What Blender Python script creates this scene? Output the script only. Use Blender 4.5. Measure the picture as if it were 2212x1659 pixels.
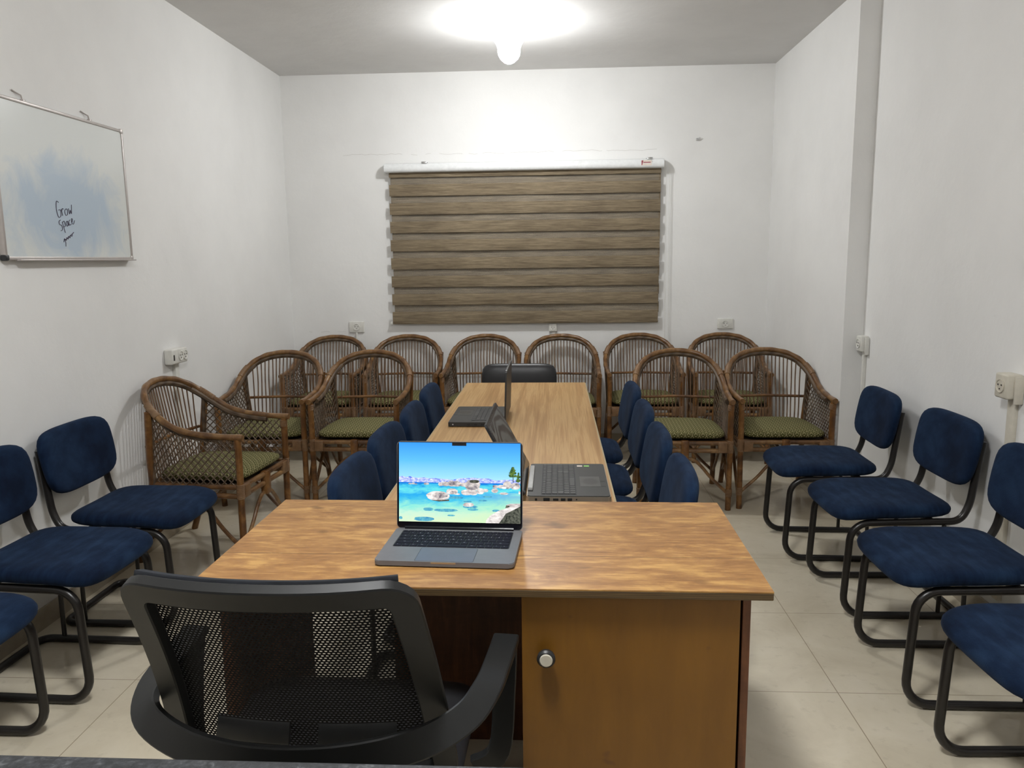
import bpy, bmesh, math, random
from mathutils import Vector, Matrix
random.seed(7)
for o in list(bpy.data.objects): bpy.data.objects.remove(o, do_unlink=True)
S = bpy.context.scene
COL = S.collection
PI = math.pi
R = math.radians

# ------------------------------------------------------------------ camera, world, exposure
cd = bpy.data.cameras.new('camera'); cam = bpy.data.objects.new('camera', cd); COL.objects.link(cam)
F_PX, PITCH, YAW, ROLL, CAM_H = 1709.9, 0.1560, 0.05715, -0.01202, 1.4344
cd.sensor_fit = 'HORIZONTAL'; cd.sensor_width = 36.0; cd.lens = 36.0 * F_PX / 2212.0
cd.clip_start = 0.02; cd.clip_end = 60
_d = Vector((-math.sin(YAW)*math.cos(PITCH), math.cos(YAW)*math.cos(PITCH), -math.sin(PITCH)))
_r = Vector((math.cos(YAW), math.sin(YAW), 0)); _u = _r.cross(_d)
_r2 = _r*math.cos(ROLL) + _u*math.sin(ROLL); _u2 = _u*math.cos(ROLL) - _r*math.sin(ROLL)
m = Matrix((( _r2.x, _u2.x, -_d.x, 0), (_r2.y, _u2.y, -_d.y, 0), (_r2.z, _u2.z, -_d.z, CAM_H), (0, 0, 0, 1)))
cam.matrix_world = m
S.camera = cam
w = bpy.data.worlds.new('world'); S.world = w; w.use_nodes = True
w.node_tree.nodes['Background'].inputs[0].default_value = (0.02, 0.021, 0.024, 1)
w.node_tree.nodes['Background'].inputs[1].default_value = 0.3
S.view_settings.view_transform = 'Standard'; S.view_settings.look = 'None'
S.view_settings.exposure = 0.94; S.view_settings.gamma = 1.0; S.view_settings.use_curve_mapping = False
try:
    S.cycles.use_denoising = True
    S.cycles.max_bounces = 12; S.cycles.diffuse_bounces = 5; S.cycles.glossy_bounces = 4; S.cycles.transparent_max_bounces = 16
    S.cycles.sample_clamp_indirect = 6.0
except Exception: pass
BULB_STRENGTH = 182.0

# room dimensions (metres)
XL, XRF, XRN, YB, YS, YF, ZC = -2.055, 1.580, 1.6866, 6.076, 4.4526, -1.7, 2.805

# ------------------------------------------------------------------ node helper
class V:
    """a socket with arithmetic"""
    def __init__(s, nt, sock): s.nt = nt; s.s = sock
    def _m(s, op, *a):
        n = s.nt.nodes.new('ShaderNodeMath'); n.operation = op
        for i, x in enumerate((s,) + a):
            if isinstance(x, V): s.nt.links.new(x.s, n.inputs[i])
            else: n.inputs[i].default_value = x
        return V(s.nt, n.outputs[0])
    def __add__(s, o): return s._m('ADD', o)
    def __sub__(s, o): return s._m('SUBTRACT', o)
    def __mul__(s, o): return s._m('MULTIPLY', o)
    def __truediv__(s, o): return s._m('DIVIDE', o)
    def abs(s): return s._m('ABSOLUTE')
    def fract(s): return s._m('FRACT')
    def floor(s): return s._m('FLOOR')
    def lt(s, o): return s._m('LESS_THAN', o)
    def gt(s, o): return s._m('GREATER_THAN', o)
    def sqrt(s): return s._m('SQRT')
    def mod(s, o): return s._m('FLOORED_MODULO', o)
    def mx(s, o): return s._m('MAXIMUM', o)
    def mn(s, o): return s._m('MINIMUM', o)
    def pw(s, o): return s._m('POWER', o)
    def sin(s): return s._m('SINE')

class Mat:
    def __init__(s, name, rough=.5, metal=0., spec=.5):
        s.m = bpy.data.materials.new(name); s.m.use_nodes = True
        s.nt = s.m.node_tree; s.b = s.nt.nodes['Principled BSDF']
        s.b.inputs['Roughness'].default_value = rough; s.b.inputs['Metallic'].default_value = metal
        s.b.inputs['Specular IOR Level'].default_value = spec
    def xyz(s, scale=(1, 1, 1), kind='Object', rot=(0, 0, 0)):
        t = s.nt.nodes.new('ShaderNodeTexCoord'); mp = s.nt.nodes.new('ShaderNodeMapping')
        s.nt.links.new(t.outputs[kind], mp.inputs[0]); mp.inputs['Scale'].default_value = scale
        mp.inputs['Rotation'].default_value = rot
        return mp.outputs[0]
    def sep(s, vec):
        n = s.nt.nodes.new('ShaderNodeSeparateXYZ'); s.nt.links.new(vec, n.inputs[0])
        return [V(s.nt, n.outputs[i]) for i in range(3)]
    def noise(s, vec, scale=5, detail=3, rough=.5, dist=0):
        n = s.nt.nodes.new('ShaderNodeTexNoise'); s.nt.links.new(vec, n.inputs['Vector'])
        n.inputs['Scale'].default_value = scale; n.inputs['Detail'].default_value = detail
        n.inputs['Roughness'].default_value = rough; n.inputs['Distortion'].default_value = dist
        return V(s.nt, n.outputs[0])
    def ramp(s, f, stops, interp='LINEAR'):
        n = s.nt.nodes.new('ShaderNodeValToRGB'); s.nt.links.new(f.s, n.inputs[0]); cr = n.color_ramp
        cr.interpolation = interp
        while len(cr.elements) < len(stops): cr.elements.new(.5)
        for e, (p, c) in zip(cr.elements, stops):
            e.position = p; e.color = (c[0], c[1], c[2], 1)
        return n.outputs[0]
    def mix(s, f, a, b, mode='MIX'):
        n = s.nt.nodes.new('ShaderNodeMix'); n.data_type = 'RGBA'; n.blend_type = mode
        for i, x in ((0, f), (6, a), (7, b)):
            if isinstance(x, V): s.nt.links.new(x.s, n.inputs[i])
            elif isinstance(x, (int, float)): n.inputs[i].default_value = x
            elif isinstance(x, tuple): n.inputs[i].default_value = (x[0], x[1], x[2], 1)
            else: s.nt.links.new(x, n.inputs[i])
        return n.outputs[2]
    def col(s, c):
        if isinstance(c, tuple): s.b.inputs['Base Color'].default_value = (c[0], c[1], c[2], 1)
        else: s.nt.links.new(c, s.b.inputs['Base Color'])
        return s
    def rough(s, v): s.nt.links.new(v.s, s.b.inputs['Roughness']); return s
    def bump(s, h, strength=.2, dist=.01):
        n = s.nt.nodes.new('ShaderNodeBump'); s.nt.links.new(h.s, n.inputs['Height'])
        n.inputs['Strength'].default_value = strength; n.inputs['Distance'].default_value = dist
        s.nt.links.new(n.outputs[0], s.b.inputs['Normal']); return s
    def emis(s, c, st):
        if isinstance(c, tuple): s.b.inputs['Emission Color'].default_value = (c[0], c[1], c[2], 1)
        else: s.nt.links.new(c, s.b.inputs['Emission Color'])
        s.b.inputs['Emission Strength'].default_value = st; return s
def sr(r, g, b):
    f = lambda c: (c/255/12.92 if c/255 <= .04045 else ((c/255+.055)/1.055)**2.4)
    return (f(r), f(g), f(b))
def plain(name, c, rough=.5, metal=0., spec=.5):
    mt = Mat(name, rough, metal, spec); v = mt.xyz(); n = mt.noise(v, 40, 2)
    mt.col(mt.mix(n, tuple(x*.88 for x in c), tuple(min(1, x*1.1) for x in c))); return mt.m

M = {}
# plaster walls
def wall_mat(name, base, seed):
    t = Mat(name, .75, 0, .25); v = t.xyz((1, 1, 1)); n = t.noise(v, 1.3 + seed, 5, .6); n2 = t.noise(v, 9, 4, .65)
    c = t.ramp(n, [(.3, tuple(x*.93 for x in base)), (.62, base)])
    c = t.mix(t_f(n2, .72, .8), c, tuple(x*.86 for x in base))
    t.col(c); t.bump(t.noise(v, 14, 5, .6), .10, .02); return t.m
def t_f(v, a, b):   # smooth threshold
    return ((v - a) / (b - a)).mx(0.0).mn(1.0)
M['wall'] = wall_mat('white_plaster', (.845, .84, .825), 0)
M['ceiling'] = wall_mat('ceiling_paint', (.70, .69, .675), 1)
# floor tiles
t = Mat('floor_tile', .16, 0, .5); v = t.xyz(); x, y, z = t.sep(v)
gx = (((x - .9288) / .6).fract() - .5).abs(); gy = (((y - 3.093) / .6).fract() - .5).abs()
g = gx.mx(gy).gt(.4975)
n = t.noise(v, 3.2, 6, .62, .6); n2 = t.noise(v, 22, 4, .6)
c = t.ramp(n, [(.3, (.60, .53, .40)), (.55, (.69, .62, .48)), (.75, (.74, .67, .54))])
c = t.mix(t_f(n2, .58, .7) * .35, c, (.50, .44, .33))
t.col(t.mix(g, c, (.30, .24, .16))); t.rough(g * .5 + .15 + n2 * .06); M['floor'] = t.m
t = Mat('skirting_tile', .25); v = t.xyz(); n = t.noise(v, 6, 5, .6)
t.col(t.ramp(n, [(.3, (.40, .34, .25)), (.7, (.52, .46, .36))])); M['skirt'] = t.m
# fabrics
t = Mat('blue_fabric', .95, 0, .12); v = t.xyz(); n = t.noise(v, 7, 4, .6, .4); n2 = t.noise(v, 350, 2)
n3 = t.noise(t.xyz((1, 5, 1)), 9, 3, .6)
c = t.ramp(n * .6 + n3 * .4, [(.36, (.0028, .0075, .021)), (.5, (.0068, .0175, .046)), (.64, (.0145, .034, .076))])
c = t.mix(n2 * .4, c, (.006, .013, .032)); t.col(c); t.bump(n2, .25, .002)
t.b.inputs['Sheen Weight'].default_value = .06; t.b.inputs['Sheen Tint'].default_value = (.35, .45, .65, 1); M['blue'] = t.m
M['black_metal'] = plain('black_painted_metal', (.014, .012, .011), .32)
M['black_plastic'] = plain('black_plastic', (.020, .021, .022), .42)
M['grey_plastic'] = plain('dark_grey_plastic', (.012, .0125, .0125), .45, 0, .3)
M['leather'] = plain('black_leather', (.018, .018, .020), .38)
M['chrome'] = plain('metal', (.6, .6, .6), .3, 1.)
# rattan
def rattan(name, a, b, cc, rough=.34):
    t = Mat(name, rough, 0, .5); v = t.xyz(); n = t.noise(v, 11, 3, .6, .5); n2 = t.noise(v, 90, 3, .6)
    c = t.ramp(n, [(.32, a), (.5, b), (.68, cc)]); c = t.mix(n2 * .45, c, tuple(q*.45 for q in a)); t.col(c); return t.m
M['rattan'] = rattan('rattan_cane', (.085, .038, .016), (.20, .098, .036), (.36, .205, .080), .30)
M['rattan_leg'] = rattan('rattan_pole', (.075, .030, .010), (.19, .080, .022), (.32, .160, .050), .30)
M['spindle'] = rattan('rattan_spindle', (.12, .062, .032), (.20, .115, .062), (.28, .175, .10), .45)
M['lattice'] = rattan('rattan_lattice', (.085, .052, .030), (.13, .085, .050), (.18, .125, .08), .6)
t = Mat('woven_binding', .55); x, y, z = t.sep(t.xyz()); n = t.noise(t.xyz(), 60, 3)
st = (((x + y + z) * 95).sin() * .5 + .5)
t.col(t.mix(st * .8, (.13, .085, .050), (.045, .027, .015))); M['weave'] = t.m
M['binding'] = rattan('cane_binding', (.14, .07, .03), (.22, .12, .055), (.3, .18, .09), .45)
# cushion, scallop pattern
t = Mat('green_cushion', .85, 0, .2); x, y, z = t.sep(t.xyz())
uu = x / .040; vv = (y - z * 1.1) / .0180; row = vv.floor(); u2 = (uu + row.mod(2.0) * .5).fract() - .5; v2 = vv.fract()
def ring(fx, fy, r0, wd): return ((fx * fx + fy * fy).sqrt() - r0).abs().lt(wd)
ra = ring(u2, v2 * .42, .47, .035)
dot = (u2 * u2 + (v2 * .42 - .20) * (v2 * .42 - .20)).sqrt().lt(.085)
din = ring(u2, v2 * .42 - .17, .23, .022)
n = t.noise(t.xyz(), 60, 3)
base = t.mix(n, (.045, .046, .011), (.082, .078, .022))
c = t.mix(ra.mx(dot), base, (.40, .355, .19)); c = t.mix(din * .5, c, (.25, .23, .09)); t.col(c); M['cushion'] = t.m
# desk wood
def flame(name, a, b, cc, sc=(1, 1, 1), k=1.0, rough=.32, seam=None):
    t = Mat(name, rough, 0, .5); v = t.xyz(sc); n = t.noise(v, 2.6*k, 5, .6, 1.6); n2 = t.noise(v, 14*k, 4, .65, .4)
    n3 = t.noise(t.xyz((sc[0]*.6, sc[1]*9, sc[2]*9)), 8*k, 3, .6)
    rip = t.noise(t.xyz((1.2, 6.5, 1), rot=(0, 0, R(-24))), 5*k, 3, .5, .5)
    c = t.ramp(n * .40 + n2 * .2 + n3 * .15 + rip * .25, [(.38, a), (.5, b), (.60, cc)])
    if seam is not None:
        x, y, z = t.sep(t.xyz()); c = t.mix((y - seam).abs().lt(.0009), c, tuple(q*.25 for q in a))
        sp = t.noise(t.xyz((1, 1.6, 1)), 9, 2, .4); c = t.mix(t_f(sp, .70, .80) * .8, c, tuple(q*.35 for q in a))
    t.col(c); return t
t = flame('desk_veneer', (.215, .098, .032), (.330, .165, .054), (.50, .285, .092), (.8, 2.4, 1), 2.2, .40, -.115)
t.b.inputs['Specular IOR Level'].default_value = .3
M['desk_top'] = t.m
t = Mat('plywood_edge', .6); x, y, z = t.sep(t.xyz()); n = t.noise(t.xyz((2, 2, 60)), 6, 3)
st = ((z / .0042).fract()).gt(.5)
t.col(t.mix(st * .55, t.ramp(n, [(.3, (.075, .044, .015)), (.7, (.14, .09, .034))]), (.045, .022, .008))); M['ply'] = t.m
t = Mat('door_veneer', .42); n = t.noise(t.xyz((6, 1, 1)), 3, 5, .65, .5); n2 = t.noise(t.xyz((1, 1, 1)), 5, 3)
c = t.ramp(n * .6 + n2 * .4, [(.3, (.155, .064, .004)), (.7, (.215, .094, .007))])
sp = t.noise(t.xyz((1, 1, 1.5)), 16, 2, .5); t.col(t.mix(t_f(sp, .72, .8) * .7, c, (.12, .045, .01))); M['door'] = t.m
t = flame('dark_red_wood', (.075, .024, .008), (.12, .040, .013), (.18, .065, .022), (6, 6, .7), 1.2, .45); M['redwood'] = t.m
# table laminate (grain along y)
t = Mat('beech_laminate', .34, 0, .3); v = t.xyz((8.5, .30, 1)); n = t.noise(v, 2.4, 4, .6, .8); n2 = t.noise(t.xyz((60, .8, 1)), 3, 3)
c = t.ramp(n * .75 + n2 * .25, [(.35, (.37, .205, .082)), (.46, (.46, .27, .115)), (.52, (.56, .36, .165)), (.6, (.45, .265, .11))])
t.col(c); M['table_top'] = t.m
M['table_edge'] = plain('worn_edge_band', (.40, .33, .20), .6)
# laptops
M['alu'] = plain('space_grey_aluminium', (.165, .165, .175), .5, .2)
M['alu_pad'] = plain('trackpad', (.125, .125, .155), .4, .2)
M['key'] = plain('key_black', (.010, .010, .018), .7, 0, .15)
M['keywell'] = plain('key_well', (.006, .006, .009), .6)
M['legend'] = plain('key_legend', (.55, .56, .6), .6)
M['bezel'] = plain('bezel', (.003, .003, .006), .12)
M['hp_deck'] = plain('charcoal_deck', (.024, .024, .022), .5, 0, .35)
M['hp_key'] = plain('charcoal_key', (.030, .030, .029), .5, 0, .4)
M['hp_edge'] = plain('champagne_edge', (.46, .40, .32), .35, .7)
M['hp_hinge'] = plain('silver_hinge', (.36, .36, .35), .5, 0)
M['dark'] = plain('dark_slot', (.006, .006, .006), .7)
t = Mat('touchpad_smudged', .4); x, y, z = t.sep(t.xyz()); rr = ((x / .038) * (x / .038) + (y / .026) * (y / .026)).sqrt()
n = t.noise(t.xyz(), 60, 3); t.col(t.mix(t_f(rr + n * .3, 1.25, .85), (.038, .038, .035), (.010, .008, .006))); M['touch'] = t.m
t = Mat('lcd_off', .35, 0, .2); v = t.xyz(); n = t.noise(v, 3.2, 1, .4, .6); st = t_f((n * 110).sin(), -.5, .5)  # wavy moire reflection painted into the screen colour
t.col(t.mix(st, (.020, .013, .011), (.10, .105, .10))); M['lcd'] = t.m
# screen picture materials
def em(name, c1, c2, sc=60, st=1.0, vec=(1, 1, 1)):
    t = Mat(name, .3, 0, .2); n = t.noise(t.xyz(vec), sc, 4, .65, .3); t.col((.0, .0, .0))
    t.emis(t.ramp(n, [(.35, c1), (.65, c2)]), st*.66); return t.m
t = Mat('screen_lake', .25, 0, .3); t.col((0, 0, 0)); x, y, z = t.sep(t.xyz())
n = t.noise(t.xyz((1, 1, 3)), 28, 5, .65, .6); zz = z / .196
sky = t.ramp(zz, [(.5, sr(178, 228, 250)), (.58, sr(150, 215, 252)), (.78, sr(92, 186, 250)), (1., sr(52, 150, 245))])
wv = (zz + (n - .5) * .22)
wat = t.ramp(wv, [(.0, sr(214, 232, 196)), (.1, sr(196, 232, 208)), (.2, sr(140, 226, 212)), (.28, sr(70, 190, 225)), (.34, sr(40, 165, 230)),
                  (.41, sr(105, 222, 228)), (.46, sr(52, 178, 226)), (.49, sr(22, 120, 215))])
warm = t_f((x / .3 + .5) * 1.0 - zz * 1.3, .15, .75)
wat = t.mix(warm * .45 * (zz.lt(.38)), wat, sr(205, 232, 170))
t.emis(t.mix(zz.gt(.5), wat, sky), .62); M['lake'] = t.m
M['mount'] = em('screen_mountain', sr(80, 110, 225), sr(235, 240, 255), 110, .95, (1, 1, 2))
M['rock'] = em('screen_rock', sr(105, 100, 112), sr(235, 226, 220), 55, .95, (1, 1, 1.6))
M['rock_light'] = em('screen_rock_light', sr(170, 160, 160), sr(255, 250, 245), 50, .95, (1, 1, 2))
M['rock_dark'] = em('screen_rock_dark', sr(28, 34, 30), sr(110, 112, 100), 150, .9)
M['shade'] = em('screen_submerged', sr(48, 130, 185), sr(110, 195, 205), 80, .9)
M['tree'] = em('screen_tree', sr(20, 70, 50), sr(110, 140, 60), 220, .9)
# misc
M['white_plastic'] = plain('white_plastic', (.72, .71, .66), .35)
M['old_plastic'] = plain('aged_plastic', (.62, .58, .49), .4)
M['hole'] = plain('socket_hole', (.05, .045, .04), .6)
M['white_gloss'] = plain('white_cassette', (.80, .81, .81), .22)
t = Mat('blind_fabric', .8, 0, .2); n = t.noise(t.xyz((1, 1, 22)), 7, 5, .7, .3); n2 = t.noise(t.xyz((1, 1, 1)), 2.5, 3)
t.col(t.ramp(n * .75 + n2 * .25, [(.36, (.13, .100, .066)), (.5, (.205, .160, .104)), (.64, (.30, .240, .158))])); M['blind'] = t.m
t = Mat('sheer_fabric', .8); t.col((.75, .74, .70)); tr = t.nt.nodes.new('ShaderNodeBsdfTransparent'); mx = t.nt.nodes.new('ShaderNodeMixShader')
mx.inputs[0].default_value = .05; t.nt.links.new(tr.outputs[0], mx.inputs[1]); t.nt.links.new(t.b.outputs[0], mx.inputs[2])
t.nt.links.new(mx.outputs[0], t.nt.nodes['Material Output'].inputs[0]); M['sheer'] = t.m
M['sticker_red'] = plain('sticker_red', (.35, .06, .09), .5)
M['sticker_paper'] = plain('sticker_paper', (.75, .66, .58), .5)
M['sticker_green'] = plain('sticker_green', (.25, .6, .12), .4)
t = Mat('whiteboard', .22, 0, .5); v = t.xyz((1, 1, 1)); x, y, z = t.sep(v); n = t.noise(v, 4.5, 5, .6, 1.4); n2 = t.noise(v, 2.2, 3, .5, .5)
ell = (((y + .02) / .40) * ((y + .02) / .40) + ((z + .10) / .23) * ((z + .10) / .23)).sqrt()
f = t_f(ell + (n - .5) * 1.5, 1.15, .55)
c = t.mix(f * .75, t.mix(n2, (.66, .69, .68), (.74, .76, .74)), (.42, .54, .68)); t.col(c); M['board'] = t.m
M['board_frame'] = plain('board_frame', (.50, .46, .44), .4, .4)
M['marker'] = plain('marker_ink', (.035, .015, .045), .6)
M['crack'] = plain('crack_line', (.52, .50, .46), .9)
t = Mat('speckled_black_top', .5); v = t.xyz(); n = t.noise(v, 85, 4, .7); n2 = t.noise(v, 200, 3)
t.col(t.ramp(n * .7 + n2 * .3, [(.44, (.010, .011, .013)), (.56, (.026, .028, .032)), (.68, (.10, .105, .11))])); t.bump(n2, .3, .003); M['speckle'] = t.m
t = Mat('shade_glow', .4); t.col((.9, .9, .9)); t.emis((1.0, .985, .96), 4.5); t.noise(t.xyz(), 4); M['shade_glow'] = t.m
t = Mat('bulb_glow', .3); t.col((.9, .9, .9)); t.emis((.97, .99, 1.0), BULB_STRENGTH); t.noise(t.xyz(), 4); M['bulb'] = t.m
t = Mat('dark_tweed', .9, 0, .2); t.col(t.mix(t.noise(t.xyz((1, 6, 6)), 30, 3), (.008, .009, .011), (.030, .033, .040))); M['tweed'] = t.m
# chair mesh with real see-through holes
t = Mat('mesh_fabric', .8, 0, .2); v = t.xyz((1, 1, 1)); x, y, z = t.sep(v); t.col((.010, .010, .011))
row = (z / .0056).floor(); hx = ((x / .0078) + row.mod(2.0) * .5).fract(); hz = (z / .0056).fract()
hole = hx.gt(.50) * hz.gt(.62)
tr = t.nt.nodes.new('ShaderNodeBsdfTransparent'); mx = t.nt.nodes.new('ShaderNodeMixShader')
t.nt.links.new(hole.s, mx.inputs[0]); t.nt.links.new(t.b.outputs[0], mx.inputs[1]); t.nt.links.new(tr.outputs[0], mx.inputs[2])
t.nt.links.new(mx.outputs[0], t.nt.nodes['Material Output'].inputs[0]); M['mesh'] = t.m

# ------------------------------------------------------------------ mesh helpers
class B:
    def __init__(s): s.bm = bmesh.new(); s.mi = 0
    def _merge(s, tmp, mat=None):
        me = bpy.data.meshes.new('t'); 
        for f in tmp.faces: f.material_index = s.mi
        tmp.to_mesh(me); tmp.free(); s.bm.from_mesh(me); bpy.data.meshes.remove(me)
    def mat(s, i): s.mi = i; return s
    def box(s, c, size, bev=0, seg=2, rot=None):
        t = bmesh.new(); bmesh.ops.create_cube(t, size=1.0); bmesh.ops.scale(t, vec=size, verts=t.verts)
        if bev > 0: bmesh.ops.bevel(t, geom=list(t.edges), offset=bev, segments=seg, affect='EDGES', profile=.5)
        if rot is not None: bmesh.ops.transform(t, matrix=rot, verts=t.verts)
        bmesh.ops.translate(t, vec=c, verts=t.verts); s._merge(t); return s
    def tube(s, pts, rad, seg=10, cap=True, flat=1.0, up=None, closed=False):
        pts = [Vector(p) for p in pts]; n = len(pts)
        rads = rad if isinstance(rad, (list, tuple)) else [rad]*n
        rings = []; prev = None
        for i, p in enumerate(pts):
            if closed: tg = (pts[(i+1) % n] - pts[i-1])
            else: tg = (pts[min(i+1, n-1)] - pts[max(i-1, 0)])
            if tg.length < 1e-9: tg = Vector((0, 0, 1))
            tg.normalize()
            if up is not None: a = tg.cross(Vector(up)); 
            elif prev is None: a = tg.cross(Vector((0, 0, 1)) if abs(tg.z) < .9 else Vector((1, 0, 0)))
            else: a = prev - tg * prev.dot(tg)
            if a.length < 1e-6: a = tg.orthogonal()
            a.normalize(); prev = a; b = tg.cross(a)
            rings.append([s.bm.verts.new(p + a*math.cos(2*PI*k/seg)*rads[i] + b*math.sin(2*PI*k/seg)*rads[i]*flat) for k in range(seg)])
        rr = list(zip(rings, rings[1:])) + ([(rings[-1], rings[0])] if closed else [])
        for r0, r1 in rr:
            for k in range(seg):
                f = s.bm.faces.new((r0[k], r0[(k+1) % seg], r1[(k+1) % seg], r1[k])); f.material_index = s.mi
        if cap and not closed:
            f = s.bm.faces.new(rings[0][::-1]); f.material_index = s.mi; f = s.bm.faces.new(rings[-1]); f.material_index = s.mi
        return s
    def lathe(s, prof, c=(0, 0, 0), seg=32, mtx=None):
        t = bmesh.new(); rings = []
        for r, z in prof: rings.append([t.verts.new((r*math.cos(2*PI*k/seg), r*math.sin(2*PI*k/seg), z)) for k in range(seg)] if r > 1e-6 else [t.verts.new((0, 0, z))])
        for a, b in zip(rings, rings[1:]):
            for k in range(seg):
                k2 = (k+1) % seg
                if len(a) == 1 and len(b) > 1: t.faces.new((a[0], b[k2], b[k]))
                elif len(b) == 1 and len(a) > 1: t.faces.new((a[k], a[k2], b[0]))
                elif len(a) > 1: t.faces.new((a[k], a[k2], b[k2], b[k]))
        bmesh.ops.recalc_face_normals(t, faces=t.faces)
        if mtx is not None: bmesh.ops.transform(t, matrix=mtx, verts=t.verts)
        bmesh.ops.translate(t, vec=c, verts=t.verts); s._merge(t); return s
    def poly(s, pts):
        f = s.bm.faces.new([s.bm.verts.new(p) for p in pts]); f.material_index = s.mi; return s
    def prism(s, pts2, z0, z1):
        lo = [s.bm.verts.new((x, y, z0)) for x, y in pts2]; hi = [s.bm.verts.new((x, y, z1)) for x, y in pts2]; n = len(lo)
        for f in ([s.bm.faces.new(lo[::-1]), s.bm.faces.new(hi)] + [s.bm.faces.new((lo[i], lo[(i+1) % n], hi[(i+1) % n], hi[i])) for i in range(n)]): f.material_index = s.mi
        return s
    def pillow(s, a, b, t, n=4.0, warp=None, p=3.2, na=56):
        """soft pad in local xy, thickness t along z"""
        lv = [0, .35, .6, .78, .88, .94, .975, .993, 1.0]; rings = {}
        def pt(th, sc, sg):
            cs, sn = math.cos(th), math.sin(th)
            r = (abs(cs/a)**n + abs(sn/b)**n) ** (-1/n)
            z = sg*t/2*max(0, (1 - sc**(p*2.2)))**(1/2.2)
            x, y = r*cs*sc, r*sn*sc
            return Vector(warp(x, y, z)) if warp else Vector((x, y, z))
        for sg in (1, -1):
            prev = None
            for sc in lv:
                if sc == 1.0 and sg == -1: cur = rings['rim']
                elif sc == 0: cur = [s.bm.verts.new(pt(0, 0, sg))]
                else: cur = [s.bm.verts.new(pt(2*PI*k/na, sc, sg)) for k in range(na)]
                if sc == 1.0 and sg == 1: rings['rim'] = cur
                if prev is not None:
                    for k in range(na):
                        k2 = (k+1) % na
                        q = (prev[0], cur[k], cur[k2]) if len(prev) == 1 else (prev[k], cur[k], cur[k2], prev[k2])
                        f = s.bm.faces.new(q if sg == 1 else q[::-1]); f.material_index = s.mi
                prev = cur
        return s
    def xf(s, mtx): bmesh.ops.transform(s.bm, matrix=mtx, verts=s.bm.verts); return s
    def build(s, name, mats, parent=None, loc=(0, 0, 0), rotz=0, smooth=True, ang=38):
        me = bpy.data.meshes.new(name); s.bm.to_mesh(me); s.bm.free()
        for mm in (mats if isinstance(mats, (list, tuple)) else [mats]): me.materials.append(M[mm])
        if smooth:
            me.polygons.foreach_set('use_smooth', [True]*len(me.polygons)); me.set_sharp_from_angle(angle=R(ang))
        o = bpy.data.objects.new(name, me); COL.objects.link(o); o.location = loc; o.rotation_euler = (0, 0, rotz)
        if parent: o.parent = parent
        return o
def fillet(pts, rad, n=6):
    pts = [Vector(p) for p in pts]; out = [pts[0]]
    for i in range(1, len(pts)-1):
        a, p, b = pts[i-1], pts[i], pts[i+1]; r = rad[i-1] if isinstance(rad, (list, tuple)) else rad
        d1 = (a-p); d2 = (b-p); l1, l2 = d1.length, d2.length; d1.normalize(); d2.normalize()
        ang = d1.angle(d2); 
        if ang > 3.10: out.append(p); continue
        cut = min(r/math.tan(ang/2), l1*.49, l2*.49); rr = cut*math.tan(ang/2)
        p0, p1 = p+d1*cut, p+d2*cut; c = p + (d1+d2).normalized()*(rr/math.sin(ang/2))
        v0, v1 = p0-c, p1-c; tot = v0.angle(v1)
        for k in range(n+1):
            f = k/n; out.append(c + (v0*math.sin((1-f)*tot) + v1*math.sin(f*tot))/math.sin(tot))
    out.append(pts[-1]); return out
def spline(pts, n=6):
    P = [Vector(p) for p in pts]; out = []
    for i in range(len(P)-1):
        p0 = P[max(i-1, 0)]; p1 = P[i]; p2 = P[i+1]; p3 = P[min(i+2, len(P)-1)]
        for k in range(n):
            t = k/n; out.append(.5*((2*p1)+(-p0+p2)*t+(2*p0-5*p1+4*p2-p3)*t*t+(-p0+3*p1-3*p2+p3)*t**3))
    out.append(P[-1]); return out
def thing(name, label, cat, loc=(0, 0, 0), rotz=0, group=None):
    o = bpy.data.objects.new(name, None); COL.objects.link(o); o.empty_display_size = .1
    o.location = loc; o.rotation_euler = (0, 0, rotz); return tag(o, label, cat, group)
def tag(o, label, cat, group=None):
    o['label'] = label; o['category'] = cat
    if group: o['group'] = group
    return o
def struct(o): o['kind'] = 'structure'; return o
KIDS = {}
def kids(o): return [c for c in bpy.data.objects if c.parent == o]
def dup(root, loc, rotz, label, group=None):
    r = root.copy(); COL.objects.link(r); r.location = loc; r.rotation_euler = (0, 0, rotz); r['label'] = label
    if group: r['group'] = group
    for ch in kids(root):
        c = ch.copy(); COL.objects.link(c); c.parent = r
        for g in kids(ch):
            d = g.copy(); COL.objects.link(d); d.parent = c
    return r

# ------------------------------------------------------------------ room shell
T = .12
struct(B().box(((XL+XRN)/2, (YF+YB)/2, -T/2), (XRN-XL+2*T, YB-YF+2*T, T)).build('floor', 'floor', smooth=False))
struct(B().box(((XL+XRN)/2, (YF+YB)/2, ZC+T/2), (XRN-XL+2*T, YB-YF+2*T, T)).build('ceiling', 'ceiling', smooth=False))
wb = struct(B().box(((XL+XRN)/2, YB+T/2, ZC/2), (XRN-XL+2*T, T, ZC)).build('wall_back', 'wall', smooth=False))
struct(B().box((XL-T/2, (YF+YB)/2, ZC/2), (T, YB-YF, ZC)).build('wall_left', 'wall', smooth=False))
struct(B().box(((XL+XRN)/2, YF-T/2, ZC/2), (XRN-XL+2*T, T, ZC)).build('wall_front', 'wall', smooth=False))
struct(B().prism([(XRN, YF), (XRN+T, YF), (XRN+T, YB), (XRF, YB), (XRF, YS), (XRN, YS)], 0, ZC).build('wall_right', 'wall', smooth=False))
SK = .085
struct(B().box((XL+.005, (YF+YB)/2, SK/2), (.010, YB-YF, SK)).build('baseboard_left', 'skirt', smooth=False))
struct(B().box(((XL+XRF)/2, YB-.005, SK/2), (XRF-XL-.02, .010, SK)).build('baseboard_back', 'skirt', smooth=False))
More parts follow.
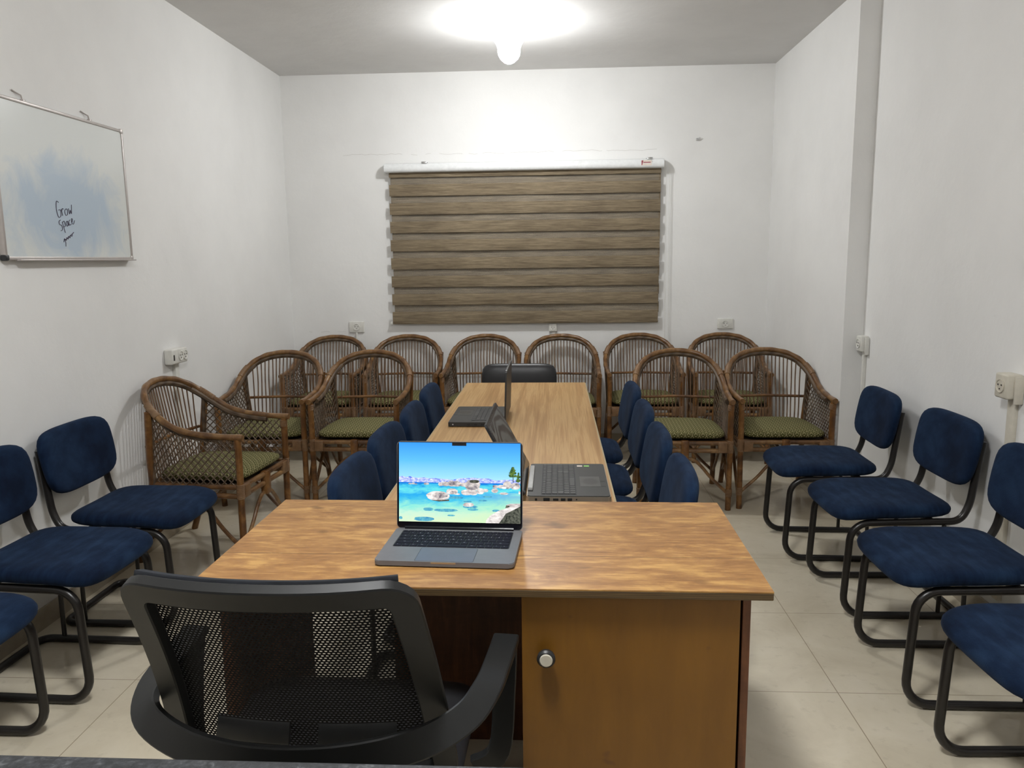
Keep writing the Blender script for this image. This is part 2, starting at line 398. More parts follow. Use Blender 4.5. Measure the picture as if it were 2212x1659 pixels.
struct(B().prism([(XRN-.01, YF), (XRN, YF), (XRN, YS), (XRF, YS), (XRF, YB-.01), (XRF-.01, YB-.01), (XRF-.01, YS-.01), (XRN-.01, YS-.01)], 0, SK).build('baseboard_right', 'skirt', smooth=False))
# plaster cracks on the back wall
b = B(); rc = random.Random(3)
def crack(x0, x1, z, amp, breaks=.12):
    x = x0; zz = z; pts = []
    while x < x1:
        pts.append((x, YB-.0004, zz)); x += rc.uniform(.012, .03); zz = z + (zz-z)*.8 + rc.uniform(-amp, amp)
        if rc.random() < breaks and len(pts) > 2: b.tube(pts, .0008, 4); pts = []; x += rc.uniform(.01, .05)
    if len(pts) > 2: b.tube(pts, .0008, 4)
crack(-1.60, .75, 2.222, .0045); crack(-1.93, -1.63, .897, .004)
b.build('plaster_crack', 'crack', wb)

# ------------------------------------------------------------------ ceiling bulb
LX, LY = -.272, 4.86
t = thing('ceiling_lamp', 'glowing white ceiling lamp tapering down to a bulb, above the roller blind', 'lamp', (LX, LY, ZC), 0)
B().lathe([(0, 0), (.190, 0), (.190, -.006), (0, -.006)], seg=48).build('ceiling_plate', 'white_plastic', t)
B().lathe([(.192, -.0005), (.215, -.001), (.214, -.008), (.198, -.026), (.160, -.052), (.118, -.080), (.088, -.110), (.072, -.138), (.066, -.158), (0, -.158)], seg=48).build('glass_shade', 'shade_glow', t)
B().lathe([(0, -.157), (.0645, -.158), (.066, -.172), (.062, -.192), (.050, -.213), (.030, -.231), (.012, -.239), (0, -.240)], seg=40).build('bulb', 'bulb', t)

# added fill lamp, an unseen opal dome brightening the near half of the room
t = Mat('fill_lamp_glow', .4); t.col((.85, .85, .85)); t.emis((.985, .995, 1.0), 66.0); t.noise(t.xyz(), 4); M['opal'] = t.m
t = thing('added_fill_lamp', 'added unseen fill lamp, a round opal dome over the near end of the room', 'lamp', (-.27, 1.05, ZC), 0)
B().lathe([(0, 0), (.215, 0), (.215, -.022), (.205, -.026), (0, -.026)], seg=48).build('fill_lamp_base', 'white_plastic', t)
B().lathe([(0, -.024), (.195, -.026), (.190, -.055), (.165, -.085), (.115, -.108), (.05, -.119), (0, -.121)], seg=48).build('fill_lamp_dome', 'opal', t)

# ------------------------------------------------------------------ roller blind
BX0, BX1, BZ1, BZ0 = -1.262, .772, 2.085, .963
t = thing('roller_blind', 'brown striped day and night roller blind on the back wall', 'blind', (0, YB, 0), 0)
# cassette: white half-round box
b = B(); prof = [(-.012, .070), (-.055, .068), (-.082, .055), (-.094, .032), (-.092, .010), (-.080, 0), (-.012, 0)]
n0 = [b.bm.verts.new((BX0-.014, y, 2.083+z)) for y, z in prof]; n1 = [b.bm.verts.new((BX1+.014, y, 2.083+z)) for y, z in prof]
b.bm.faces.new(n0[::-1]); b.bm.faces.new(n1)
for i in range(len(prof)): j = (i+1) % len(prof); b.bm.faces.new((n0[i], n0[j], n1[j], n1[i]))
bmesh.ops.recalc_face_normals(b.bm, faces=b.bm.faces)
cas = b.build('cassette', 'white_gloss', t, ang=50)
for xx in (-.975, .682):
    B().box((xx, -.050, 2.156), (.045, .05, .006), .001).box((xx, -.075, 2.150), (.040, .006, .012), .001).build('bracket', 'chrome', cas)
B().box((.657, -.0930, 2.118), (.075, .0016, .036)).build('sticker', 'sticker_paper', cas)
B().mat(0).poly([(.621, -.0945, 2.135), (.634, -.0945, 2.135), (.626, -.0945, 2.101), (.621, -.0945, 2.101)]).box((.661, -.0945, 2.121), (.052, .0006, .006)).build('sticker_print', 'sticker_red', cas, smooth=False)
# front fabric: opaque strips hanging in front, rear strips behind
per = (BZ1 - BZ0) / 8.27; fb = B(); rb = B(); k = 0
def strip(bb, x0, x1, zt, zb, yo, amp, ph):
    n = 90; prev = None
    for i in range(n+1):
        f = i/n; x = x0 + (x1-x0)*f; env = math.sin(PI*f)**.6
        wav = env*amp*(math.sin(f*10.5+ph)+.6*math.sin(f*19+ph*2))
        cur = []
        for q in range(6):
            g = q/5; z = zt+(zb-zt)*g; cur.append(bb.bm.verts.new((x, yo - .004*math.sin(PI*g) - wav*(g**2)*1.0, z)))
        if prev:
            for q in range(5): bb.bm.faces.new((prev[q], cur[q], cur[q+1], prev[q+1]))
        prev = cur
zb = BZ0; i = 0
while zb < BZ1:
    zt = min(zb + per*.62, BZ1)
    sh = i*.0
    o = B(); strip(o, BX0+.006+.001*i, BX1-.010+.001*i, zt, zb, -.048, .0035, i*.8+1); o.build('front_slat', 'blind', t)
    z2 = zb + per*.50; z3 = min(zb + per*1.08, BZ1)
    if z3 > z2+.01:
        o = B(); strip(o, BX0+.020, BX1-.002, z3, z2, -.026, .001, i*1.3); o.build('rear_slat', 'blind', t)
    zb += per; i += 1
B().box(((BX0+BX1)/2, -.036, (BZ0+BZ1)/2), (BX1-BX0-.03, .0006, BZ1-BZ0)).build('sheer_layer', 'sheer', t, smooth=False)
bb = B().box(((BX0+BX1)/2, -.040, BZ0-.002), (BX1-BX0-.014, .014, .018), .004).build('bottom_bar', 'blind', t)
B().box((BX0-.004, -.040, BZ0-.002), (.016, .016, .020), .003).build('end_cap', 'white_plastic', bb)
for xx, yy in ((.806, -.05), (.834, -.03)):
    B().tube([(xx, yy, 2.09), (xx+.003, yy, 1.4), (xx+.012, yy+.005, .62)], .0016, 6).build('pull_cord', 'white_plastic', t)

# ------------------------------------------------------------------ sockets (face towards local -y)
def socket(name, label, loc, rotz, w, h, d, holes, duct=None, mat='white_plastic', flap=False, switch=False, scale=1.):
    t = thing(name, label, 'socket', loc, rotz, None)
    B().box((0, -d/2, 0), (w, d, h), min(.008, d*.35), 3).build('faceplate', mat, t)
    for hx in holes:
        rr = min(h*.32, .026)
        f = B().lathe([(rr, 0), (rr, .004), (rr*.86, .004), (rr*.80, .001), (0, .001)], (hx, -d-.0005, 0), 28, Matrix.Rotation(R(90), 4, 'X')).build('outlet', mat, t)
        e = B()
        for px, pz in ((-.010, .004), (.010, .004), (0, -.010)): e.box((hx+px*rr/.024, -d-.0035, pz*rr/.024), (.0045, .002, .0055), .0006)
        e.build('pin_holes', 'hole', f)
        if switch:
            pass
    if switch: B().box((-w/2+.016, -d-.001, -.004), (.012, .003, .03), .001).build('switch', 'hole', t)
    if flap:
        B().box((w*.56, -d*.30, -.012), (.008, d*.55, h*1.10), .003).build('flap', mat, t)
    if duct:
        ln, ox, wd = duct
        B().box((ox, -.009, -h/2-ln/2), (wd, .018, ln), .002).build('cable_duct', mat, t)
socket('wall_socket', 'white wall socket on the back wall left of the blind', (-1.550, YB, .930), 0, .118, .086, .014, [0], (.78, 0, .012))
socket('wall_socket', 'small square white socket centred under the roller blind', (-.028, YB, .915), 0, .062, .062, .03, [0], (.74, .006, .024))
socket('wall_socket', 'white wall socket on the back wall right of the blind', (1.274, YB, .935), 0, .118, .078, .014, [0])
socket('double_socket', 'white double socket with a small black switch on the left wall', (XL, 4.095, .948), PI/2, .170, .080, .048, [.006, .056], (.78, .02, .040), switch=True)
socket('corner_socket', 'white socket box in the corner of the right wall step', (XRN, YS-.060, .960), -PI/2, .070, .085, .045, [0], (.78, .0, .020), flap=True)
socket('aged_socket', 'yellowed boxy socket on the right wall above the blue chairs', (XRN, 2.965, .955), -PI/2, .080, .092, .060, [0], (.78, -.0, .042), 'old_plastic', flap=True)
tag(B().tube([(1.03, YB-.002, 2.285), (1.045, YB-.018, 2.290), (1.052, YB-.02, 2.300)], .004, 8).box((1.04, YB-.004, 2.287), (.03, .008, .018), .002).build('wall_hook', 'chrome'), 'small bent metal hook high on the back wall', 'hook')

# ------------------------------------------------------------------ whiteboard on the left wall
WY0, WY1, WZ0, WZ1 = 2.853, 3.745, 1.455, 2.055
t = thing('whiteboard', 'smudged whiteboard with blue marker haze hanging on the left wall', 'whiteboard', (XL, (WY0+WY1)/2, (WZ0+WZ1)/2), 0)
hw, hh = (WY1-WY0)/2, (WZ1-WZ0)/2
B().box((.016, 0, 0), (.010, hw*2-.01, hh*2-.01)).build('writing_surface', 'board', t, smooth=False)
fr = B()
for sy in (-1, 1): fr.box((.015, sy*(hw-.006), 0), (.022, .013, hh*2), .003)
for sz in (-1, 1): fr.box((.015, 0, sz*(hh-.006)), (.022, hw*2, .013), .003)
fr.build('frame', 'board_frame', t)
for sy, sz in ((1, 1), (-1, 1), (1, -1), (-1, -1)):
    B().box((.015, sy*(hw-.008), sz*(hh-.008)), (.026, .024, .024), .007).build('corner_cap', 'board_frame' if sy > 0 or sz > 0 else 'black_plastic', t)
for yy in (-.24, .20):
    B().tube([(.014, yy, hh), (.012, yy-.005, hh+.022), (.004, yy-.025, hh+.03), (.004, yy-.045, hh+.035)], .0028, 6).box((.014, yy, hh+.002), (.014, .018, .012), .002).build('hanger', 'board_frame', t)
B().box((.028, .03, -hh-.001), (.028, hw*1.86, .006), .002).build('pen_tray', 'board_frame', t)
# handwriting: strokes in board plane, y to the right, z up (metres from the board centre)
def scr(strokes, oy, oz, s, tilt):
    b = B(); c, sn = math.cos(R(tilt)), math.sin(R(tilt))
    for st in strokes:
        p = [(.0222, oy+(x*c-y*sn)*s, oz+(x*sn+y*c)*s) for x, y in st]
        b.tube(spline(p, 4) if len(p) > 2 else p, .0012, 5)
    return b
G = [[(.42, 1.05), (.15, 1.15), (-.02, .55), (.08, -.05), (.40, .02), (.48, .45), (.22, .48)],
     [(.62, .5), (.64, 0)], [(.63, .35), (.75, .55), (.9, .5)], [(1.25, .5), (1.02, .35), (1.05, .02), (1.3, .05), (1.38, .4), (1.25, .5)],
     [(1.55, .5), (1.6, .05), (1.78, .35), (1.85, .05), (2.05, .75)]]
P_ = [[(.35, .8), (.1, .75), (.05, .5), (.3, .35), (.28, 0), (0, -.05)], [(.5, .6), (.55, -.35)], [(.5, .55), (.8, .6), (.8, .2), (.55, .15)],
      [(1.2, .5), (1.0, .4), (1.02, .1), (1.22, .2), (1.25, .5), (1.3, .08)], [(1.65, .5), (1.42, .4), (1.45, .1), (1.68, .12)],
      [(1.85, .25), (2.05, .45), (1.92, .55), (1.82, .2), (2.0, .05), (2.3, .3)]]
Q_ = [[(0, .1), (.2, .3), (.25, 0), (.1, -.35)], [(.25, .35), (.45, .1), (.6, .3), (.75, .1), (.9, .3), (1.05, .1), (1.25, .3), (1.4, .12), (1.6, .3), (1.85, .35)], [(.3, .2), (1.8, .32)]]
scr(G, -.105, -.125, .052, 8).build('handwriting', 'marker', t)
scr(P_, -.095, -.180, .048, 16).build('handwriting', 'marker', t)
scr(Q_, -.080, -.232, .046, 22).build('handwriting', 'marker', t)

# ------------------------------------------------------------------ front desk
DX0, DX1, DY0, DY1, DZ = -.774, .438, 1.540, 2.135, .766
DCX, DCY = (DX0+DX1)/2, (DY0+DY1)/2
t = thing('wooden_desk', 'orange plywood desk with a cupboard door, laptop standing on it', 'desk', (DCX, DCY, 0), R(-.35))
hw, hd = (DX1-DX0)/2, (DY1-DY0)/2; TH = .019
top = B().mat(0).box((0, 0, DZ-.0015), (hw*2, hd*2, .003), 0).mat(1).box((0, 0, DZ-.003-(TH-.003)/2), (hw*2, hd*2, TH-.003), .0015, 1)
top.build('desktop', ['desk_top', 'ply'], t, ang=30)
zt = DZ-TH
yf = -hd+.022
def lx(wx): return wx-DCX
B().box((lx(.393), (.02)/2, zt/2), (.017, hd*2-.045, zt), .001, 1).build('side_panel', 'redwood', t)
B().box((lx(-.715), .0, zt/2), (.018, hd*2-.05, zt), .001, 1).build('side_panel', 'redwood', t)
B().box((lx(-.062), .012, (zt+.06)/2), (.016, hd*2-.075, zt-.06), .001, 1).build('partition', 'redwood', t)
B().box(((lx(-.062)+lx(.393))/2, .015, .07), (.44, hd*2-.075, .016)).build('cupboard_floor', 'redwood', t)
B().box(((lx(-.062)+lx(.393))/2, hd-.035, zt/2+.03), (.44, .008, zt-.07)).build('back_panel', 'redwood', t)
dr = B().mat(0).box(((lx(-.073)+lx(.377))/2, yf-.001, zt/2+.020), (.450, .002, zt-.05)).mat(1).box(((lx(-.073)+lx(.377))/2, yf+.008, zt/2+.020), (.450, .016, zt-.05), .001, 1).build('door', ['door', 'ply'], t, smooth=False)
rx = Matrix.Rotation(R(90), 4, 'X')
kb = B().mat(0).lathe([(.010, 0), (.011, .008), (.0185, .014), (.0195, .022), (.016, .027), (0, .027)], (lx(-.022), yf-.002, .613), 32, rx)
kb.mat(1).lathe([(.0135, .0268), (.0135, .0288), (.012, .0300), (0, .0300)], (lx(-.022), yf-.002, .613), 32, rx)
kb.build('knob', ['black_plastic', 'old_plastic'], dr)

# ------------------------------------------------------------------ long table
TX0, TX1, TY0, TY1, TZ = -.505, .166, 2.160, 4.395, .750
t = thing('long_table', 'long beech table running from the front desk to the back', 'table', ((TX0+TX1)/2, (TY0+TY1)/2, 0), R(.2))
hw, hd = (TX1-TX0)/2, (TY1-TY0)/2
B().mat(0).box((0, 0, TZ-.001), (hw*2-.012, hd*2-.004, .002)).mat(1).box((0, 0, TZ-.002-.011), (hw*2, hd*2, .022), .002, 2).build('tabletop', ['table_top', 'table_edge'], t)
for yy in (-hd+.04, hd-.04):
    B().box((0, yy, (TZ-.024)/2), (hw*2-.03, .018, TZ-.024), .001, 1).build('end_panel', 'redwood', t)
B().box((0, 0, TZ-.10), (.018, hd*2-.11, .15), .001, 1).build('centre_rail', 'redwood', t)

# ------------------------------------------------------------------ speckled black counter at the bottom edge
t = thing('black_counter', 'black speckled countertop across the bottom left edge, behind the mesh chair', 'counter', (-.42, .369, 0), R(0))
B().box((0, 0, .935), (1.10, .662, .030), .006, 3).build('countertop', 'speckle', t)
for xx in (-.52, .52): B().box((xx, 0, .46), (.02, .58, .92), .001).build('side_panel', 'black_plastic', t)
B().box((0, -.27, .5), (1.02, .018, .80), .001).build('back_panel', 'black_plastic', t)

# ------------------------------------------------------------------ laptops
def key_rows(x0, y0, W, H, rows, gap):
    """rows: list of (height_fraction, [widths]) from the top (+y) down"""
    out = []; tot = sum(r[0] for r in rows); y = y0 + H
    for hf, ws in rows:
        h = H*hf/tot; tw = sum(abs(q) for q in ws); x = x0
        for q in ws:
            wq = W*abs(q)/tw
            if q > 0: out.append((x+wq/2, y-h/2, wq-gap, h-gap))
            x += wq
        y -= h
    return out
ROWS = [(.55, [1.5]+[1]*12+[1]), (1, [1]*13+[1.5]), (1, [1.5]+[1]*12+[1]), (1, [1.75]+[1]*11+[1.75]), (1, [2.3]+[1]*10+[2.2]), (1, [1, 1, 1, 1.25, 5.1, 1.25, 1, 1, 1, 1])]
def add_keys(parent, keys, z, mat, hgt=.0012):
    cache = {}
    for kx, ky, kw, kh in keys:
        q = (round(kw, 4), round(kh, 4))
        if q in cache: o = bpy.data.objects.new('key', cache[q]); COL.objects.link(o); o.parent = parent
        else: o = B().box((0, 0, 0), (kw, kh, hgt), .0004, 1).build('key', mat, parent); cache[q] = o.data
        o.location = (kx, ky, z)
def rrect(w, h, r, n=5):
    pts = []
    for cx, cy, a0 in ((w/2-r, h/2-r, 0), (-w/2+r, h/2-r, 90), (-w/2+r, -h/2+r, 180), (w/2-r, -h/2+r, 270)):
        for k in range(n+1): a = R(a0+90*k/n); pts.append((cx+r*math.cos(a), cy+r*math.sin(a)))
    return pts
def lidm(y, z, ang):  # lid plane: local x stays, local y runs up the lid, z is the lid's front normal
    a = R(ang)   # opening angle
    up = Vector((0, -math.cos(a), math.sin(a))); nrm = Vector((0, -math.sin(a), -math.cos(a)))
    return Matrix(((1, 0, 0, 0), (0, up.y, nrm.y, y), (0, up.z, nrm.z, z), (0, 0, 0, 1)))

def macbook(loc, rotz):
    W, D = .3126, .2212
    t = thing('laptop', 'open silver laptop showing a lake and boulders, on the front desk', 'laptop', loc, rotz)
    b = B(); b.prism(rrect(W, D, .012), .003, .0140); bmesh.ops.bevel(b.bm, geom=[e for e in b.bm.edges if abs((e.verts[0].co.z-e.verts[1].co.z)) < 1e-6], offset=.0015, segments=2, affect='EDGES')
    base = b.build('base', 'alu', t)
    for sx in (-1, 1):
        for sy in (-1, 1): B().lathe([(0, 0), (.008, 0), (.009, .0034), (0, .0034)], (sx*.12, sy*.08, 0), 16).build('foot', 'black_plastic', base)
    B().box((0, -D/2+.0012, .0115), (.056, .003, .0048), .0008).build('lid_notch', 'hp_edge', base)
    kb = B().prism(rrect(.272, .111, .004), .0138, .01425).build('keyboard', 'keywell', t, (0, .034, 0), smooth=False)
    keys = key_rows(-.1345, -.054, .269, .108, ROWS, .0026); add_keys(kb, keys, .0149, 'key')
    # key legends
    chars = ["esc F1 F2 F3 F4 F5 F6 F7 F8 F9 F10 F11 F12 o".split(), list("`1234567890-=")+['del'], ['tab']+list("QWERTYUIOP[]\\"), ['caps']+list("ASDFGHJKL;'")+['ret'], ['shift']+list("ZXCVBNM,./")+['shift'], ['fn', 'ctl', 'opt', 'cmd', '', 'cmd', 'opt', '<', '^', '>']]
    flat = [c for r in chars for c in r]; lb = B()
    for (kx, ky, kw, kh), ch in zip(keys, flat):
        if not ch: continue
        cu = bpy.data.curves.new('t', 'FONT'); cu.body = ch; cu.size = .0052 if len(ch) == 1 else .003; cu.align_x = 'CENTER'; cu.align_y = 'CENTER'; cu.fill_mode = 'FRONT'
        to = bpy.data.objects.new('t', cu); COL.objects.link(to); bpy.context.view_layer.update()
        me = to.to_mesh(); tm = bmesh.new(); tm.from_mesh(me); to.to_mesh_clear()
        bmesh.ops.translate(tm, vec=(kx-.001, ky+.001, .01565), verts=tm.verts); lb._merge(tm)
        bpy.data.objects.remove(to); bpy.data.curves.remove(cu)
    lb.build('key_legends', 'legend', kb, smooth=False)
    B().prism(rrect(.130, .080, .004), .0139, .01415).build('trackpad', 'alu_pad', t, (0, -.066, 0), smooth=False)
    B().prism(rrect(.1318, .0818, .0045), .0139, .01408).build('trackpad_gap', 'keywell', t, (0, -.066, 0), smooth=False)
    mt = lidm(D/2-.006, .0155, 98)
    b = B(); b.prism(rrect(W, D-.006, .010), -.0042, 0); b.xf(Matrix.Translation((0, D/2-.004, 0))); b.xf(mt); lid = b.build('lid', 'alu', t)
    b = B(); b.prism(rrect(W-.0022, D-.0085, .009), .0, .0004); b.xf(Matrix.Translation((0, D/2-.004, 0))); b.xf(mt); b.build('bezel', 'bezel', lid, smooth=False)
    b = B(); b.tube([(-.135, 0, .000), (.135, 0, .000)], .0055, 12); b.xf(mt); b.build('hinge', 'bezel', t)
    # screen: own object with its origin at the picture's lower centre, so that x,z run 0.302 x 0.196
    sw, sh = .302, .192
    e = bpy.data.objects.new('screen', None)
    b = B()
    def P(u, v, l): return (-sw/2+u*sw, -.0002*l, (1-v)*.196)
    def quad(u0, v0, u1, v1, l): b.poly([P(u0, v1, l), P(u1, v1, l), P(u1, v0, l), P(u0, v0, l)])
    b.mat(0); quad(0, 0, 1, 1, 0)
    def U(x): return (x-118)/1444
    def VV(y): return (y-130)/945
    rr = random.Random(5)
    def blob(x0, y0, x1, y1, mi, l, top=True, jag=.12):
        b.mat(mi); cx, cy = (x0+x1)/2, (y0+y1)/2; n = 22; pts = []
        for k in range(n):
            a = 2*PI*k/n; j = 1+rr.uniform(-jag, jag)*.5; sx = abs(math.cos(a))**.75*math.copysign(1, math.cos(a)); sy = math.sin(a)
            yy = cy - sy*(y1-y0)/2*j if sy > 0 or not top else cy - sy*(y1-y0)/2*.92
            pts.append(P(U(cx+sx*(x1-x0)/2*j), min(VV(yy), .999), l))
        b.poly(pts)
    def pg(pts, mi, l): b.mat(mi); b.poly([P(min(max(U(x), 0), 1), min(max(VV(y), 0), 1), l) for x, y in pts])
    # mountains
    ridge = [(118, 540), (160, 532), (210, 545), (250, 533), (300, 548), (350, 552), (420, 545), (480, 556), (560, 552), (620, 560), (700, 562), (760, 570), (800, 560), (860, 548), (930, 545), (1000, 540), (1060, 545), (1120, 548), (1180, 545), (1230, 562), (1290, 570), (1370, 560), (1440, 556), (1500, 560), (1562, 552)]
    for (xa, ya), (xb, yb) in zip(ridge, ridge[1:]): pg([(xa, 604), (xb, 604), (xb, yb), (xa, ya)], 1, 1)
    for q in ((410, 905, 530, 945), (540, 915, 825, 950), (700, 765, 890, 795), (1070, 800, 1175, 820), (300, 1015, 540, 1068), (1230, 915, 1320, 940), (890, 815, 990, 835), (940, 905, 1065, 932), (700, 985, 790, 1003), (880, 870, 1060, 905), (118, 1015, 160, 1050), (1120, 755, 1230, 773)): blob(*q, 5, 1, False)
    for q in ((590, 600, 650, 648), (640, 590, 720, 650), (705, 580, 790, 652), (745, 583, 870, 652), (850, 598, 930, 650), (230, 614, 275, 632), (272, 608, 310, 632), (305, 620, 340, 633), (415, 608, 480, 634),
              (905, 568, 1090, 700), (1235, 625, 1310, 662), (1300, 618, 1370, 666), (1360, 575, 1460, 670), (1440, 595, 1562, 676)): blob(*q, 2, 2)
    blob(960, 566, 1080, 605, 4, 3)
    for q in ((862, 682, 1000, 752), (960, 690, 1060, 750), (1050, 665, 1135, 738), (685, 672, 822, 745), (780, 728, 850, 748), (1110, 670, 1185, 712), (1222, 663, 1300, 718), (1318, 708, 1420, 738), (1340, 640, 1400, 668), (1480, 630, 1545, 672)): blob(*q, 3, 3)
    blob(448, 708, 722, 822, 3, 3); blob(520, 722, 705, 790, 2, 4); pg([(500, 816), (690, 808), (722, 800), (718, 822), (600, 830)], 4, 4)
    blob(885, 838, 1015, 888, 3, 3); blob(725, 700, 815, 742, 2, 4); blob(1540, 690, 1562, 730, 3, 3)
    pg([(1385, 895), (1400, 855), (1450, 840), (1562, 838), (1562, 900)], 3, 3); pg([(1385, 895), (1395, 862), (1430, 865), (1445, 885)], 4, 4)
    pg([(1155, 1085), (1165, 1035), (1210, 985), (1300, 930), (1400, 895), (1480, 862), (1562, 842), (1562, 1085)], 3, 5)
    pg([(1310, 1085), (1360, 1010), (1390, 960), (1470, 920), (1562, 870), (1562, 1085)], 4, 6)
    pg([(1472, 480), (1480, 480), (1483, 592), (1473, 592)], 4, 3); pg([(1536, 500), (1541, 500), (1542, 592), (1537, 592)], 4, 3)
    for q in ((1455, 405, 1492, 440), (1440, 430, 1505, 470), (1430, 455, 1515, 500), (1422, 490, 1500, 532), (1470, 500, 1520, 530), (1528, 470, 1552, 505), (1515, 500, 1562, 545), (1510, 540, 1562, 590)): blob(*q, 6, 4, True, .5)
    scrn = b.build('screen', ['lake', 'mount', 'rock', 'rock_light', 'rock_dark', 'shade', 'tree'], lid, smooth=False)
    # stand the picture into the lid plane
    a = R(98); up = Vector((0, -math.cos(a), math.sin(a))); nrm = Vector((0, -math.sin(a), -math.cos(a)))
    org = Vector((0, D/2-.006, .0155)) + up*.0155 + nrm*.0006
    scrn.matrix_local = Matrix(((1, 0, 0, org.x), (0, -nrm.y, up.y, org.y), (0, -nrm.z, up.z, org.z), (0, 0, 0, 1)))
    # notch over the picture, thin
    b = B(); b.box((0, .0155+.196-.0035, .0012), (.0355, .0075, .0006)); b.xf(mt); b.build('notch', 'bezel', lid, smooth=False)
    return t
macbook((-.2455, 1.7545, DZ), R(-2.6))

HROWS = [(.62, [1]*14), (1, [1]*13+[1.6, 1]), (1, [1.5]+[1]*12+[1, 1]), (1, [1.75]+[1]*11+[2, 1]), (1, [1.3]+[1]*11+[2.2, 1]), (1, [1.3, 1, 1, 1, 5.2, 1, 1, 1, 1, 1])]
def hp(label, loc, rotz, W, D, lid_h, ang, edge, numpad, extras):
    t = thing('laptop', label, 'laptop', loc, rotz, None)
    H = .020
    b = B(); b.prism(rrect(W, D, .012), .003, H-.0022); base = b.build('base', edge, t)
    b = B(); b.prism(rrect(W-.004, D-.004, .011), H-.0024, H); deck = b.build('deck', 'hp_deck', t)
    kw = W*.90 if numpad else W*.80; kh = .098
    kbx = B().box((0, 0, 0), (kw+.004, kh+.004, .0006)).build('keyboard', 'keywell', t, (0, .028, H+.0002), smooth=False)
    rows = [(h, ws + ([1, 1, 1] if numpad else [])) for h, ws in HROWS]
    add_keys(kbx, key_rows(-kw/2, -kh/2, kw, kh, rows, .0028), .0010, 'hp_key', .0016)
    tp = B().box((0, 0, 0), (.108, .060, .0005)).build('touchpad', 'touch', t, (-.030, -.066, H+.0002), smooth=False)
    for sx in (-1, 1): B().box((sx*.027, -.038, 0), (.052, .014, .0005)).build('touchpad_button', 'hp_deck', tp, smooth=False)
    mt = lidm(D/2+.003, H+.001, ang)
    b = B(); b.prism(rrect(W, lid_h, .010), -.0065, 0); b.xf(Matrix.Translation((0, lid_h/2, 0))); b.xf(mt); lid = b.build('lid', 'black_plastic', t)
    b = B(); b.prism(rrect(W-.003, lid_h-.003, .009), 0, .0006); b.xf(Matrix.Translation((0, lid_h/2, 0))); b.xf(mt); b.build('bezel', 'bezel', lid, smooth=False)
    b = B(); b.box((0, lid_h/2+.006, .0010), (W-.026, lid_h-.040, .0006)); b.xf(mt); b.build('screen', 'lcd', lid, smooth=False)
    extras(t, H)
    return t
def ex1(t, H):
    B().box((0, .111, H+.004), (.250, .015, .011), .003).build('hinge_cover', 'hp_hinge', t)
    sd = -.1815
    p = B()
    for yy, wd, hg in ((.093, .006, .006), (.063, .018, .009), (.037, .015, .006), (.016, .013, .007), (-.003, .013, .007), (-.022, .004, .004)): p.box((sd, yy, .0105), (.002, wd, hg), .0006)
    p.build('ports', 'dark', t)
    B().box((.150, -.040, H+.0003), (.014, .017, .0005)).build('sticker', 'sticker_paper', t, smooth=False)
    B().box((.150, -.062, H+.0003), (.014, .017, .0005)).build('sticker', 'sticker_green', t, smooth=False)
hp('open black laptop with champagne edges, side on, at the near end of the long table', (.0330, 2.3520, TZ), PI/2, .362, .240, .232, 118, 'hp_edge', True, ex1)
def ex2(t, H):
    B().box((0, .108, H+.001), (.28, .012, .010), .003).build('hinge_cover', 'black_plastic', t)
    B().box((.180, -.095, .011), (.0012, .005, .004)).build('power_light', 'legend', t)
    p = B()
    for yy, wd in ((-.03, .012), (.0, .012), (.03, .016)): p.box((.1795, yy, .010), (.002, wd, .005))
    p.build('ports', 'dark', t)
hp('open black laptop seen edge on, halfway along the long table', (-.3360, 3.3800, TZ), -PI/2, .360, .232, .214, 92, 'black_plastic', False, ex2)

# ------------------------------------------------------------------ blue visitor chair (front = +y)
def blue_chair(name, label, loc, rotz, group):
    t = thing(name, label, 'chair', loc, rotz, group)
    def wseat(x, y, z):
        f = max(0, (y-.06)/.17); k = .93 + .07*min(1, max(0, (y+.2)/.4))
        return (x*k, y, .4345 + z - .022*f*f + .006*abs(x/.22)**2 + .004*(y < 0)*(-y/.2))
    B().pillow(.236, .232, .066, 5.6, wseat, 3.6, 72).build('seat', 'blue', t, (0, .036, 0))
    def wback(x, y, z):   # x across, y up the pad, z thickness -> forward
        k = 1 - .04*(y < 0)*(-y/.13)
        return (x*k, -.243 + z - .18*y + .012*(x/.23)**2, .664 + y - .008*(1-(x/.23)**2)*(y < 0))
    b = B(); b.pillow(.237, .128, .052, 4.6, wback, 4.2, 72); bmesh.ops.recalc_face_normals(b.bm, faces=b.bm.faces); b.build('backrest', 'blue', t)
    for sx in (-1, 1):
        x = sx*.205
        pts = [(x*.96, -.272, .720), (x*.965, -.256, .60), (x*.98, -.238, .470), (x, -.205, .404), (x, .212, .396), (x, .232, .0145), (x, -.150, .0145)]
        B().tube(fillet(pts, [.2, .2, .06, .075, .080], 7), .0140, 12).build('side_frame', 'black_metal', t)
        B().tube([(x, -.145, .028), (x, -.145, .398)], .0085, 8).build('support_post', 'black_metal', t)
    B().tube(fillet([(.205, -.150, .0145), (.205, -.232, .0145), (-.205, -.232, .0145), (-.205, -.150, .0145)], .085, 7), .0140, 12).build('floor_crossbar', 'black_metal', t)
    B().box((0, .12, .400), (.40, .03, .016), .003).box((0, -.10, .400), (.40, .03, .016), .003).build('seat_bracket', 'black_metal', t)
    return t
gR, gL, gT = 'blue chairs along the right wall', 'blue chairs along the left wall', 'blue chairs pushed up to the long table'
RW = [(1.318, 3.872, 88), (1.362, 3.262, 91), (1.335, 2.612, 90), (1.330, 1.965, 92)]
RL = ['dark blue chair against the right wall, farthest of its row beside the rattan armchairs',
      'dark blue chair against the right wall, second from the rattan armchairs',
      'dark blue chair against the right wall, third from the rattan armchairs',
      'dark blue chair at the bottom right corner, mostly its seat in view']
proto = None
